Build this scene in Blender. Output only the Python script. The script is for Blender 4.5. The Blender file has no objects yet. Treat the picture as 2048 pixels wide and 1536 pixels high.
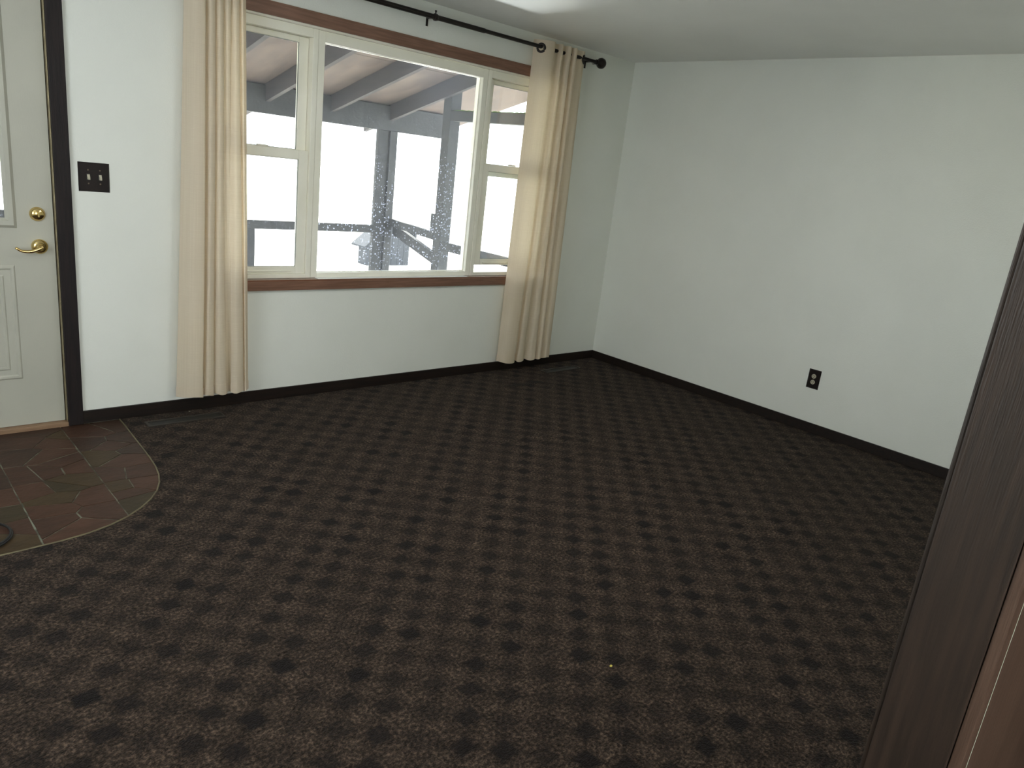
import bpy, bmesh, math, random
from mathutils import Vector, Matrix

random.seed(7)
SC = bpy.context.scene
COL = SC.collection

# ------------------------------------------------------------------ camera
cam_data = bpy.data.cameras.new('camera')
cam = bpy.data.objects.new('camera', cam_data)
COL.objects.link(cam)
cam_data.sensor_width = 36.0
cam_data.lens = 25.905
cam_data.clip_start = 0.01
cam_data.clip_end = 500
_r = Vector((0.73307646, -0.67068978, 0.11302267))
_u = Vector((0.10993686, 0.28083381, 0.95343917))
_f = Vector((0.67120250, 0.68651845, -0.27960619))
cam.matrix_world = Matrix(((_r.x, _u.x, -_f.x, -4.66759),
                           (_r.y, _u.y, -_f.y, -3.86419),
                           (_r.z, _u.z, -_f.z, 1.44066),
                           (0, 0, 0, 1)))
SC.camera = cam

# ------------------------------------------------------------------ view, world, sun, large lights
SC.view_settings.view_transform = 'Standard'
SC.view_settings.look = 'None'
SC.view_settings.gamma = 1.0
SC.view_settings.exposure = 0.0
SC.view_settings.use_curve_mapping = False
SC.cycles.max_bounces = 14
SC.cycles.diffuse_bounces = 8
SC.cycles.transparent_max_bounces = 24
SC.cycles.sample_clamp_indirect = 6.0

world = bpy.data.worlds.new('overcast_sky')
SC.world = world
world.use_nodes = True
wn = world.node_tree
bg = wn.nodes['Background']
bg.inputs['Color'].default_value = (0.90, 0.955, 1.0, 1)
bg.inputs['Strength'].default_value = 7.3

sun_data = bpy.data.lights.new('sun', 'SUN')
sun_data.energy = 16.8
sun_data.angle = math.radians(4)
sun_data.color = (1.0, 0.96, 0.9)
sun = bpy.data.objects.new('sun', sun_data)
COL.objects.link(sun)
sun.rotation_euler = (math.radians(-38), math.radians(22), 0)

# fill lights added at two unseen window openings, behind the camera and at left
def window_fill(name, loc, rot, sx, sy, energy, color):
    d = bpy.data.lights.new(name, 'AREA')
    d.shape = 'RECTANGLE'; d.size = sx; d.size_y = sy
    d.energy = energy; d.color = color
    o = bpy.data.objects.new(name, d)
    COL.objects.link(o)
    o.location = loc; o.rotation_euler = rot
    return o
window_fill('back_window_fill', (-4.65, -6.40, 1.45), (math.radians(90), 0, 0), 1.7, 1.1, 25, (1.0, 0.99, 0.90))
window_fill('side_window_fill', (-5.52, -1.9, 1.45), (0, math.radians(-90), 0), 1.1, 1.5, 1.5, (0.95, 1.0, 0.96))
# fill light added under the ceiling, out of view, with no fixture
ld = bpy.data.lights.new('ceiling_fill_light', 'AREA'); ld.shape = 'DISK'; ld.size = 0.5; ld.energy = 18; ld.color = (1.0, 0.98, 0.93)
lo_ = bpy.data.objects.new('ceiling_fill_light', ld); COL.objects.link(lo_); lo_.location = (-2.45, -1.95, 2.27)
# added spot imitating reflected sun, aimed up through the window at the ceiling
gd = bpy.data.lights.new('glint_spot', 'SPOT'); gd.energy = 2000; gd.spot_size = math.radians(7.5); gd.spot_blend = 1.0; gd.shadow_soft_size = 0.14; gd.color = (0.95, 0.98, 1.0)
go = bpy.data.objects.new('glint_spot', gd); COL.objects.link(go); go.location = (-1.25, 4.2, -0.74)
go.rotation_euler = (Vector((-1.78, -0.48, 2.30)) - go.location).to_track_quat('-Z', 'Y').to_euler()
# portal that guides the sampling of the sky through the front window
pd = bpy.data.lights.new('front_window_portal', 'AREA')
pd.shape = 'RECTANGLE'; pd.size = 2.36; pd.size_y = 1.32
pd.cycles.is_portal = True
po = bpy.data.objects.new('front_window_portal', pd)
COL.objects.link(po)
po.location = (-1.99, 0.16, 1.37); po.rotation_euler = (math.radians(-90), 0, 0)

# ------------------------------------------------------------------ materials
def nodes_of(m):
    m.use_nodes = True
    nt = m.node_tree
    nt.nodes.clear()
    return nt

def mat(name, c1, c2=None, rough=0.6, scale=8.0, stretch=(1, 1, 1), bump=0.0, bscale=60.0, bstretch=(1, 1, 1),
        spec=0.5, metal=0.0, detail=4.0, lo=0.35, hi=0.65, coat=0.0, sheen=0.0):
    m = bpy.data.materials.new(name)
    nt = nodes_of(m); N = nt.nodes; L = nt.links
    out = N.new('ShaderNodeOutputMaterial'); b = N.new('ShaderNodeBsdfPrincipled')
    L.new(b.outputs[0], out.inputs[0])
    b.inputs['Roughness'].default_value = rough
    b.inputs['Metallic'].default_value = metal
    b.inputs['Specular IOR Level'].default_value = spec
    if coat: b.inputs['Coat Weight'].default_value = coat
    if sheen: b.inputs['Sheen Weight'].default_value = sheen
    tc = N.new('ShaderNodeTexCoord')
    if c2 is None: c2 = tuple(x * 0.86 for x in c1)
    mp = N.new('ShaderNodeMapping'); mp.inputs['Scale'].default_value = stretch
    L.new(tc.outputs['Object'], mp.inputs[0])
    no = N.new('ShaderNodeTexNoise'); no.inputs['Scale'].default_value = scale; no.inputs['Detail'].default_value = detail
    L.new(mp.outputs[0], no.inputs['Vector'])
    cr = N.new('ShaderNodeValToRGB')
    cr.color_ramp.elements[0].position = lo; cr.color_ramp.elements[1].position = hi
    cr.color_ramp.elements[0].color = (*c1, 1); cr.color_ramp.elements[1].color = (*c2, 1)
    L.new(no.outputs['Fac'], cr.inputs[0]); L.new(cr.outputs[0], b.inputs['Base Color'])
    if bump:
        mp2 = N.new('ShaderNodeMapping'); mp2.inputs['Scale'].default_value = bstretch
        L.new(tc.outputs['Object'], mp2.inputs[0])
        n2 = N.new('ShaderNodeTexNoise'); n2.inputs['Scale'].default_value = bscale; n2.inputs['Detail'].default_value = 3
        L.new(mp2.outputs[0], n2.inputs['Vector'])
        bp = N.new('ShaderNodeBump'); bp.inputs['Strength'].default_value = bump; bp.inputs['Distance'].default_value = 0.01
        L.new(n2.outputs['Fac'], bp.inputs['Height']); L.new(bp.outputs[0], b.inputs['Normal'])
    return m

M = {}
M['wall'] = mat('white_wall_paint', (0.785, 0.805, 0.75), (0.76, 0.78, 0.725), rough=0.75, scale=2.5, bump=0.10, bscale=140)
M['ceiling'] = mat('ceiling_paint', (0.78, 0.785, 0.765), (0.74, 0.745, 0.725), rough=0.42, scale=2.0, bump=0.06, bscale=22)
M['base'] = mat('dark_baseboard_stain', (0.0095, 0.0065, 0.0052), (0.016, 0.0095, 0.0066), rough=0.5, spec=0.3, scale=6, stretch=(1, 6, 12))
M['darkwood'] = mat('dark_stained_wood', (0.022, 0.0135, 0.009), (0.040, 0.0235, 0.0155), rough=0.45, scale=9, stretch=(14, 14, 0.8), bump=0.15, bscale=40, bstretch=(14, 14, 0.6))
M['casing'] = mat('near_black_door_casing', (0.010, 0.0078, 0.0085), (0.018, 0.0125, 0.0118), rough=0.55, spec=0.25, scale=8, stretch=(16, 16, 0.9), bump=0.12, bscale=30, bstretch=(12, 12, 0.6))
M['panelwood'] = mat('brown_wood_panelling', (0.066, 0.037, 0.025), (0.115, 0.066, 0.045), rough=0.4, scale=7, stretch=(16, 16, 0.7), bump=0.15, bscale=40, bstretch=(16, 16, 0.5))
M['trimwood'] = mat('red_brown_window_trim', (0.16, 0.080, 0.050), (0.23, 0.120, 0.080), rough=0.4, scale=7, stretch=(0.9, 14, 14), bump=0.1, bscale=40, bstretch=(0.8, 14, 14))
M['stool'] = mat('glossy_window_stool', (0.15, 0.065, 0.04), (0.21, 0.10, 0.06), rough=0.18, scale=7, stretch=(0.9, 14, 14))
M['vinyl'] = mat('cream_window_vinyl', (0.89, 0.875, 0.775), (0.83, 0.815, 0.70), rough=0.35, scale=3)
M['strip'] = mat('white_sill_highlight', (0.86, 0.88, 0.92), (0.82, 0.85, 0.9), rough=0.2, scale=4, coat=0.5)  # white colour standing in for a bright reflection
M['gasket'] = mat('grey_glazing_gasket', (0.20, 0.22, 0.20), rough=0.6)
M['door'] = mat('off_white_door_paint', (0.47, 0.465, 0.395), (0.44, 0.435, 0.37), rough=0.45, scale=3, bump=0.05, bscale=60, bstretch=(6, 6, 0.6))
M['brass'] = mat('polished_brass', (0.80, 0.62, 0.28), (0.72, 0.52, 0.22), rough=0.16, metal=1.0, scale=12)
M['brassdull'] = mat('dull_brass_weatherstrip', (0.42, 0.36, 0.22), (0.30, 0.25, 0.15), rough=0.45, metal=0.6, scale=20)
M['threshold'] = mat('worn_oak_threshold', (0.22, 0.13, 0.075), (0.30, 0.19, 0.11), rough=0.55, scale=9, stretch=(1, 10, 10))
M['rod'] = mat('oil_rubbed_bronze', (0.014, 0.011, 0.010), (0.024, 0.018, 0.015), rough=0.35, metal=0.5, scale=20)
M['plate'] = mat('dark_brown_plate_plastic', (0.010, 0.0065, 0.006), (0.015, 0.0098, 0.0085), rough=0.4, spec=0.25, scale=12)
M['ivory'] = mat('ivory_plastic', (0.50, 0.47, 0.36), (0.44, 0.41, 0.31), rough=0.35, scale=12)
M['slot'] = mat('dark_slot', (0.015, 0.014, 0.012), rough=0.6)
M['screw'] = mat('bronze_screw', (0.16, 0.13, 0.09), rough=0.35, metal=0.8)
M['grout'] = mat('pale_green_grey_grout', (0.06, 0.06, 0.042), (0.20, 0.215, 0.16), rough=0.8, scale=14, lo=0.42, hi=0.6)
M['bead'] = mat('cream_caulk_bead', (0.62, 0.66, 0.52), (0.5, 0.52, 0.4), rough=0.5, scale=30)
M['cable'] = mat('black_cable_rubber', (0.010, 0.010, 0.011), rough=0.45)
M['register'] = mat('brown_register_enamel', (0.030, 0.0255, 0.021), (0.044, 0.037, 0.030), rough=0.5, spec=0.25, scale=20)
M['edge'] = mat('pale_metal_carpet_edging', (0.19, 0.165, 0.09), (0.12, 0.10, 0.055), rough=0.45, metal=0.25, scale=14)
M['crumb'] = mat('pale_crumb', (0.75, 0.72, 0.6), rough=0.7)
M['ycrumb'] = mat('yellow_crumb', (0.70, 0.60, 0.12), rough=0.7)
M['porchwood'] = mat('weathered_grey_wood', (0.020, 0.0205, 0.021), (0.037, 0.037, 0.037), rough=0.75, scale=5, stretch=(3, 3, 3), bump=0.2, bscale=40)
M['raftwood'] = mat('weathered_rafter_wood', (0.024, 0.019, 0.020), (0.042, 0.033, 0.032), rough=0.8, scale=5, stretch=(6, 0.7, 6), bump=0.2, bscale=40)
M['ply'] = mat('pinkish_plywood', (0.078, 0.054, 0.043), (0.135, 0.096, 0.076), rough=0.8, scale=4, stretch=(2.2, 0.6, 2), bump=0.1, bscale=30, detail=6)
M['deck'] = mat('grey_deck_boards', (0.30, 0.28, 0.25), (0.40, 0.37, 0.33), rough=0.8, scale=5, stretch=(0.7, 8, 8))
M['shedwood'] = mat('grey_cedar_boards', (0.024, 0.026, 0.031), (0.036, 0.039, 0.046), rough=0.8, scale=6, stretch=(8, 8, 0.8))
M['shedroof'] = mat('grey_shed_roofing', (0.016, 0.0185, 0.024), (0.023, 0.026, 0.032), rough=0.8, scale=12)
M['ground'] = mat('pale_gravel_yard', (0.62, 0.60, 0.54), (0.72, 0.70, 0.64), rough=0.9, scale=3, bump=0.2, bscale=30)
M['siding'] = mat('house_siding', (0.55, 0.55, 0.52), rough=0.7)
M['moss'] = mat('green_moss', (0.10, 0.22, 0.03), (0.18, 0.34, 0.06), rough=0.9, scale=40)
for i, (a, b) in enumerate([((0.040, 0.019, 0.012), (0.062, 0.030, 0.019)), ((0.042, 0.026, 0.012), (0.060, 0.039, 0.018)),
                            ((0.033, 0.018, 0.012), (0.052, 0.028, 0.018)), ((0.052, 0.024, 0.014), (0.074, 0.035, 0.022)),
                            ((0.031, 0.022, 0.011), (0.046, 0.032, 0.016))]):
    M['stone%d' % i] = mat('flagstone_brown_%s' % 'abcde'[i], a, b, rough=0.5, spec=0.25, scale=9, stretch=(1, 2.5, 1), bump=0.12, bscale=60, detail=6)

def glass_mat(name, base, speck, scale):
    """thin clear pane with dried rain spots and an even pale haze imitating glare"""
    m = bpy.data.materials.new(name)
    nt = nodes_of(m); N = nt.nodes; L = nt.links
    out = N.new('ShaderNodeOutputMaterial')
    tr = N.new('ShaderNodeBsdfTransparent'); tr.inputs[0].default_value = (0.93, 0.95, 0.94, 1)
    gl = N.new('ShaderNodeBsdfGlossy'); gl.inputs['Roughness'].default_value = 0.02
    fr = N.new('ShaderNodeFresnel'); fr.inputs[0].default_value = 1.45
    m1 = N.new('ShaderNodeMixShader')
    L.new(fr.outputs[0], m1.inputs[0]); L.new(tr.outputs[0], m1.inputs[1]); L.new(gl.outputs[0], m1.inputs[2])
    tl = N.new('ShaderNodeBsdfTranslucent'); tl.inputs[0].default_value = (0.70, 0.77, 0.97, 1)
    df = N.new('ShaderNodeBsdfDiffuse'); df.inputs[0].default_value = (0.8, 0.82, 0.86, 1)
    haze_and_spots = N.new('ShaderNodeMixShader'); haze_and_spots.inputs[0].default_value = 0.25
    L.new(tl.outputs[0], haze_and_spots.inputs[1]); L.new(df.outputs[0], haze_and_spots.inputs[2])
    tc = N.new('ShaderNodeTexCoord')
    vo = N.new('ShaderNodeTexVoronoi'); vo.inputs['Scale'].default_value = scale
    L.new(tc.outputs['Object'], vo.inputs['Vector'])
    # spot size differs from spot to spot
    sep = N.new('ShaderNodeSeparateColor'); L.new(vo.outputs['Color'], sep.inputs[0])
    rad = N.new('ShaderNodeMath'); rad.operation = 'MULTIPLY_ADD'
    rad.inputs[1].default_value = 0.46; rad.inputs[2].default_value = -0.10
    L.new(sep.outputs[0], rad.inputs[0])
    lt = N.new('ShaderNodeMath'); lt.operation = 'LESS_THAN'
    L.new(vo.outputs['Distance'], lt.inputs[0]); L.new(rad.outputs[0], lt.inputs[1])
    # spots gather in patches, more of them low on the pane
    no = N.new('ShaderNodeTexNoise'); no.inputs['Scale'].default_value = 2.2
    L.new(tc.outputs['Object'], no.inputs['Vector'])
    sx = N.new('ShaderNodeSeparateXYZ'); L.new(tc.outputs['Object'], sx.inputs[0])
    zz = N.new('ShaderNodeMapRange'); zz.inputs['From Min'].default_value = 1.75; zz.inputs['From Max'].default_value = 0.8
    L.new(sx.outputs['Z'], zz.inputs['Value'])
    nr = N.new('ShaderNodeMapRange'); nr.inputs['From Min'].default_value = 0.30; nr.inputs['From Max'].default_value = 0.52
    L.new(no.outputs['Fac'], nr.inputs['Value'])
    pa = N.new('ShaderNodeMath'); pa.operation = 'MULTIPLY'; L.new(zz.outputs[0], pa.inputs[0]); L.new(nr.outputs[0], pa.inputs[1])
    sp = N.new('ShaderNodeMath'); sp.operation = 'MULTIPLY'; L.new(pa.outputs[0], sp.inputs[0]); L.new(lt.outputs[0], sp.inputs[1])
    fa = N.new('ShaderNodeMath'); fa.operation = 'MULTIPLY_ADD'; fa.inputs[1].default_value = speck; fa.inputs[2].default_value = base  # base paints glare haze over the whole pane, speck adds the rain spots
    L.new(sp.outputs[0], fa.inputs[0])
    m2 = N.new('ShaderNodeMixShader'); L.new(fa.outputs[0], m2.inputs[0])
    L.new(m1.outputs[0], m2.inputs[1]); L.new(haze_and_spots.outputs[0], m2.inputs[2])
    L.new(m2.outputs[0], out.inputs[0])
    return m
M['glass'] = glass_mat('hazed_window_glass', 0.022, 0.22, 90)
M['glass2'] = glass_mat('rain_spotted_picture_glass', 0.026, 0.75, 75)

def curtain_mat():
    m = bpy.data.materials.new('cream_linen_weave')
    nt = nodes_of(m); N = nt.nodes; L = nt.links
    out = N.new('ShaderNodeOutputMaterial')
    tc = N.new('ShaderNodeTexCoord')
    def threads(axis, scale, lo, hi):
        mp = N.new('ShaderNodeMapping')
        s = [1.5, 1.5, 1.5]; s[axis] = scale
        mp.inputs['Scale'].default_value = s
        L.new(tc.outputs['UV'], mp.inputs[0])
        n = N.new('ShaderNodeTexNoise'); n.inputs['Scale'].default_value = 1.0; n.inputs['Detail'].default_value = 2
        L.new(mp.outputs[0], n.inputs['Vector'])
        r = N.new('ShaderNodeMapRange'); r.inputs['From Min'].default_value = lo; r.inputs['From Max'].default_value = hi
        L.new(n.outputs['Fac'], r.inputs['Value'])
        return r
    a = threads(0, 420, 0.3, 0.7); b = threads(1, 420, 0.3, 0.7)
    w = N.new('ShaderNodeMath'); w.operation = 'MULTIPLY'; L.new(a.outputs[0], w.inputs[0]); L.new(b.outputs[0], w.inputs[1])
    cr = N.new('ShaderNodeValToRGB')
    cr.color_ramp.elements[0].color = (0.76, 0.67, 0.535, 1); cr.color_ramp.elements[1].color = (0.81, 0.725, 0.59, 1)
    L.new(w.outputs[0], cr.inputs[0])
    df = N.new('ShaderNodeBsdfDiffuse'); L.new(cr.outputs[0], df.inputs[0])
    cr2 = N.new('ShaderNodeValToRGB')
    cr2.color_ramp.elements[0].color = (0.78, 0.64, 0.44, 1); cr2.color_ramp.elements[1].color = (0.95, 0.83, 0.62, 1)
    cr2.color_ramp.elements[1].position = 0.75
    L.new(w.outputs[0], cr2.inputs[0])
    tl = N.new('ShaderNodeBsdfTranslucent'); L.new(cr2.outputs[0], tl.inputs[0])
    mx = N.new('ShaderNodeMixShader'); mx.inputs[0].default_value = 0.30
    L.new(df.outputs[0], mx.inputs[1]); L.new(tl.outputs[0], mx.inputs[2])
    bp = N.new('ShaderNodeBump'); bp.inputs['Strength'].default_value = 0.25; bp.inputs['Distance'].default_value = 0.002
    L.new(w.outputs[0], bp.inputs['Height']); L.new(bp.outputs[0], df.inputs['Normal'])
    L.new(mx.outputs[0], out.inputs[0])
    return m
M['curtain'] = curtain_mat()

def carpet_mat():
    """brown berber loop pile with a checked pattern of darker squares, 77 mm apart"""
    m = bpy.data.materials.new('brown_checked_berber_carpet')
    nt = nodes_of(m); N = nt.nodes; L = nt.links
    out = N.new('ShaderNodeOutputMaterial'); b = N.new('ShaderNodeBsdfPrincipled'); L.new(b.outputs[0], out.inputs[0])
    b.inputs['Roughness'].default_value = 0.9; b.inputs['Specular IOR Level'].default_value = 0.07
    b.inputs['Sheen Weight'].default_value = 0.025; b.inputs['Sheen Roughness'].default_value = 0.5
    tc = N.new('ShaderNodeTexCoord')
    def mth(op, *v):
        n = N.new('ShaderNodeMath'); n.operation = op
        for i, x in enumerate(v):
            if isinstance(x, (int, float)): n.inputs[i].default_value = x
            else: L.new(x, n.inputs[i])
        return n.outputs[0]
    # slightly wobbling coordinates, so that the squares are not ruled
    wob = N.new('ShaderNodeTexNoise'); wob.inputs['Scale'].default_value = 9; wob.inputs['Detail'].default_value = 3
    L.new(tc.outputs['Object'], wob.inputs['Vector'])
    wv = N.new('ShaderNodeVectorMath'); wv.operation = 'MULTIPLY_ADD'
    wv.inputs[1].default_value = (0.034, 0.034, 0); L.new(wob.outputs['Color'], wv.inputs[0]); L.new(tc.outputs['Object'], wv.inputs[2])
    sp = N.new('ShaderNodeSeparateXYZ'); L.new(wv.outputs[0], sp.inputs[0])
    P = 0.0774
    u = mth('DIVIDE', mth('ADD', sp.outputs['X'], 2.734 - 0.017 + 50 * P), P)
    v = mth('DIVIDE', mth('ADD', sp.outputs['Y'], 2.654 - 0.017 + 50 * P), P)
    ui = mth('ROUND', u); vi = mth('ROUND', v)
    fu = mth('ABSOLUTE', mth('SUBTRACT', u, ui)); fv = mth('ABSOLUTE', mth('SUBTRACT', v, vi))
    sq = mth('MAXIMUM', mth('MULTIPLY', fu, 0.95), fv)
    blob = N.new('ShaderNodeMapRange'); blob.interpolation_type = 'SMOOTHSTEP'
    blob.inputs['From Min'].default_value = 0.46; blob.inputs['From Max'].default_value = 0.26
    L.new(sq, blob.inputs['Value'])
    par = mth('PINGPONG', mth('ADD', ui, vi), 1.0)          # 0 / 1 checker
    dark_cell = mth('SUBTRACT', 1.0, par)
    # groups of three squares in a diagonal column, columns of plainer cells between
    cv = N.new('ShaderNodeCombineXYZ'); L.new(ui, cv.inputs[0]); L.new(vi, cv.inputs[1])
    wn_ = N.new('ShaderNodeTexWhiteNoise'); wn_.noise_dimensions = '2D'; L.new(cv.outputs[0], wn_.inputs['Vector'])
    band = mth('PINGPONG', mth('MULTIPLY', mth('SUBTRACT', ui, vi), 0.5), 1.5)
    stren = mth('ADD', mth('MULTIPLY_ADD', wn_.outputs['Value'], 0.48, 0.24), mth('MULTIPLY', band, 0.28))
    d1 = mth('MULTIPLY', mth('MULTIPLY', blob.outputs[0], dark_cell), stren)
    # thin dark line along one side of the lighter cells
    ln = N.new('ShaderNodeMapRange'); ln.inputs['From Min'].default_value = 0.40; ln.inputs['From Max'].default_value = 0.48
    L.new(fu, ln.inputs['Value'])
    d2 = mth('MULTIPLY', mth('MULTIPLY', ln.outputs[0], par), mth('MULTIPLY', wn_.outputs['Value'], 0.55))
    d = mth('MINIMUM', mth('ADD', d1, d2), 1.0)
    # flecked yarn
    yn = N.new('ShaderNodeTexNoise'); yn.inputs['Scale'].default_value = 95; yn.inputs['Detail'].default_value = 5; yn.inputs['Roughness'].default_value = 0.7
    L.new(tc.outputs['Object'], yn.inputs['Vector'])
    yc = N.new('ShaderNodeValToRGB')
    e = yc.color_ramp.elements
    e[0].position = 0.34; e[0].color = (0.010, 0.0066, 0.005, 1)
    e[1].position = 0.66; e[1].color = (0.122, 0.084, 0.061, 1)
    k = yc.color_ramp.elements.new(0.5); k.color = (0.037, 0.0265, 0.0195, 1)
    L.new(yn.outputs['Fac'], yc.inputs[0])
    # large uneven wear
    lg = N.new('ShaderNodeTexNoise'); lg.inputs['Scale'].default_value = 7; lg.inputs['Detail'].default_value = 4
    L.new(tc.outputs['Object'], lg.inputs['Vector'])
    lr = N.new('ShaderNodeMapRange'); lr.inputs['To Min'].default_value = 0.55; lr.inputs['To Max'].default_value = 1.40
    L.new(lg.outputs['Fac'], lr.inputs['Value'])
    h1 = N.new('ShaderNodeMix'); h1.data_type = 'RGBA'; h1.blend_type = 'MULTIPLY'; h1.inputs[0].default_value = 1.0
    L.new(yc.outputs[0], h1.inputs[6]); L.new(lr.outputs[0], h1.inputs[7])
    # lighter squares between the dark ones, and uneven tufting
    mn = N.new('ShaderNodeTexNoise'); mn.inputs['Scale'].default_value = 26; mn.inputs['Detail'].default_value = 3
    L.new(tc.outputs['Object'], mn.inputs['Vector'])
    mr = N.new('ShaderNodeMapRange'); mr.inputs['From Min'].default_value = 0.3; mr.inputs['From Max'].default_value = 0.7
    mr.inputs['To Min'].default_value = 0.70; mr.inputs['To Max'].default_value = 1.25
    L.new(mn.outputs['Fac'], mr.inputs['Value'])
    lite = mth('MULTIPLY', mr.outputs[0], mth('MULTIPLY_ADD', mth('MULTIPLY', blob.outputs[0], par), 0.22, 0.96))
    h0 = N.new('ShaderNodeMix'); h0.data_type = 'RGBA'; h0.blend_type = 'MULTIPLY'; h0.inputs[0].default_value = 1.0
    L.new(h1.outputs[2], h0.inputs[6]); L.new(lite, h0.inputs[7]); h1 = h0
    h2 = N.new('ShaderNodeMix'); h2.data_type = 'RGBA'; h2.blend_type = 'MIX'
    L.new(mth('MULTIPLY', d, 0.94), h2.inputs[0]); L.new(h1.outputs[2], h2.inputs[6]); h2.inputs[7].default_value = (0.0100, 0.0080, 0.0078, 1)
    L.new(h2.outputs[2], b.inputs['Base Color'])
    vo = N.new('ShaderNodeTexVoronoi'); vo.inputs['Scale'].default_value = 130
    vm = N.new('ShaderNodeMapping'); vm.inputs['Rotation'].default_value = (0, 0, math.radians(38)); vm.inputs['Scale'].default_value = (1, 1.9, 1)
    L.new(tc.outputs['Object'], vm.inputs[0]); L.new(vm.outputs[0], vo.inputs['Vector'])
    bp = N.new('ShaderNodeBump'); bp.inputs['Strength'].default_value = 0.8; bp.inputs['Distance'].default_value = 0.006; bp.invert = True
    L.new(vo.outputs['Distance'], bp.inputs['Height']); L.new(bp.outputs[0], b.inputs['Normal'])
    return m
M['carpet'] = carpet_mat()

# ------------------------------------------------------------------ mesh helpers
class MB:
    """collects shapes, links them as ONE mesh object"""
    def __init__(s): s.bm = bmesh.new()
    def box(s, x0, x1, y0, y1, z0, z1, bevel=0.0):
        g = bmesh.ops.create_cube(s.bm, size=1.0)
        vs = g['verts']
        for v in vs:
            v.co = Vector(((x0 + x1) / 2 + v.co.x * (x1 - x0), (y0 + y1) / 2 + v.co.y * (y1 - y0), (z0 + z1) / 2 + v.co.z * (z1 - z0)))
        if bevel:
            es = list({e for v in vs for e in v.link_edges})
            bmesh.ops.bevel(s.bm, geom=es, offset=bevel, segments=2, affect='EDGES', profile=0.6)
        return s
    def hexa(s, bot, top):
        b = [s.bm.verts.new(p) for p in bot]; t = [s.bm.verts.new(p) for p in top]
        n = len(b)
        s.bm.faces.new(b[::-1]); s.bm.faces.new(t)
        for i in range(n): s.bm.faces.new((b[i], b[(i + 1) % n], t[(i + 1) % n], t[i]))
        return s
    def lathe(s, prof, origin, axis, seg=24):
        """prof: (distance along the axis, radius)"""
        a = Vector(axis).normalized()
        r = Vector((0, 0, 1)) if abs(a.z) < 0.9 else Vector((1, 0, 0))
        p = a.cross(r).normalized(); q = a.cross(p)
        o = Vector(origin); rings = []
        for d, rad in prof:
            if rad < 1e-6: rings.append([s.bm.verts.new(o + a * d)])
            else: rings.append([s.bm.verts.new(o + a * d + (p * math.cos(2 * math.pi * i / seg) + q * math.sin(2 * math.pi * i / seg)) * rad) for i in range(seg)])
        for A, B in zip(rings, rings[1:]):
            for i in range(seg):
                j = (i + 1) % seg
                if len(A) == 1 and len(B) == 1: continue
                if len(A) == 1: s.bm.faces.new((A[0], B[j], B[i]))
                elif len(B) == 1: s.bm.faces.new((A[i], A[j], B[0]))
                else: s.bm.faces.new((A[i], A[j], B[j], B[i]))
        return s
    def tube(s, pts, rad, seg=10, closed=False):
        pts = [Vector(p) for p in pts]; n = len(pts); rings = []
        rads = rad if isinstance(rad, (list, tuple)) else [rad] * n
        for i, p in enumerate(pts):
            t = (pts[(i + 1) % n] - pts[i - 1]) if closed or 0 < i < n - 1 else (pts[1] - pts[0] if i == 0 else pts[-1] - pts[-2])
            t.normalize()
            r = Vector((0, 0, 1)) if abs(t.z) < 0.95 else Vector((1, 0, 0))
            a = t.cross(r).normalized(); b = t.cross(a)
            rings.append([s.bm.verts.new(p + (a * math.cos(2 * math.pi * k / seg) + b * math.sin(2 * math.pi * k / seg)) * rads[i]) for k in range(seg)])
        m = n if closed else n - 1
        for i in range(m):
            A, B = rings[i], rings[(i + 1) % n]
            for k in range(seg): s.bm.faces.new((A[k], A[(k + 1) % seg], B[(k + 1) % seg], B[k]))
        if not closed: s.bm.faces.new(rings[0][::-1]); s.bm.faces.new(rings[-1])
        return s
    def build(s, name, m, parent=None, smooth=False, kind=None):
        bmesh.ops.recalc_face_normals(s.bm, faces=s.bm.faces[:])
        me = bpy.data.meshes.new(name); s.bm.to_mesh(me); s.bm.free()
        if smooth:
            for p in me.polygons: p.use_smooth = True
        me.materials.append(m)
        o = bpy.data.objects.new(name, me); COL.objects.link(o)
        if parent is not None:
            o.parent = parent
            o.matrix_parent_inverse = Matrix.Translation(-parent.location)
        if kind: o['kind'] = kind
        return o

def box(name, m, x0, x1, y0, y1, z0, z1, parent=None, bevel=0.0, kind=None):
    return MB().box(x0, x1, y0, y1, z0, z1, bevel).build(name, m, parent, kind=kind)

def thing(name, label, cat, loc, group=None):
    o = bpy.data.objects.new(name, None); COL.objects.link(o)
    o.location = loc; o.empty_display_size = 0.05
    o['label'] = label; o['category'] = cat
    if group: o['group'] = group
    return o

def struct(name, loc=(0, 0, 0), label=None):
    o = bpy.data.objects.new(name, None); COL.objects.link(o)
    o.location = loc; o['kind'] = 'structure'
    if label: o['label'] = label
    return o

# ------------------------------------------------------------------ room shell
H = 2.30
XL, YB = -5.6, -6.5          # left wall, back wall of the adjoining room
YP0, YP1 = -3.740, -3.658    # partition between the two rooms
WX0, WX1, WZ0, WZ1 = -3.19, -0.79, 0.70, 2.033   # front window opening
DX0, DX1, DZ1 = -4.79, -3.862, 2.035             # front door opening

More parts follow.
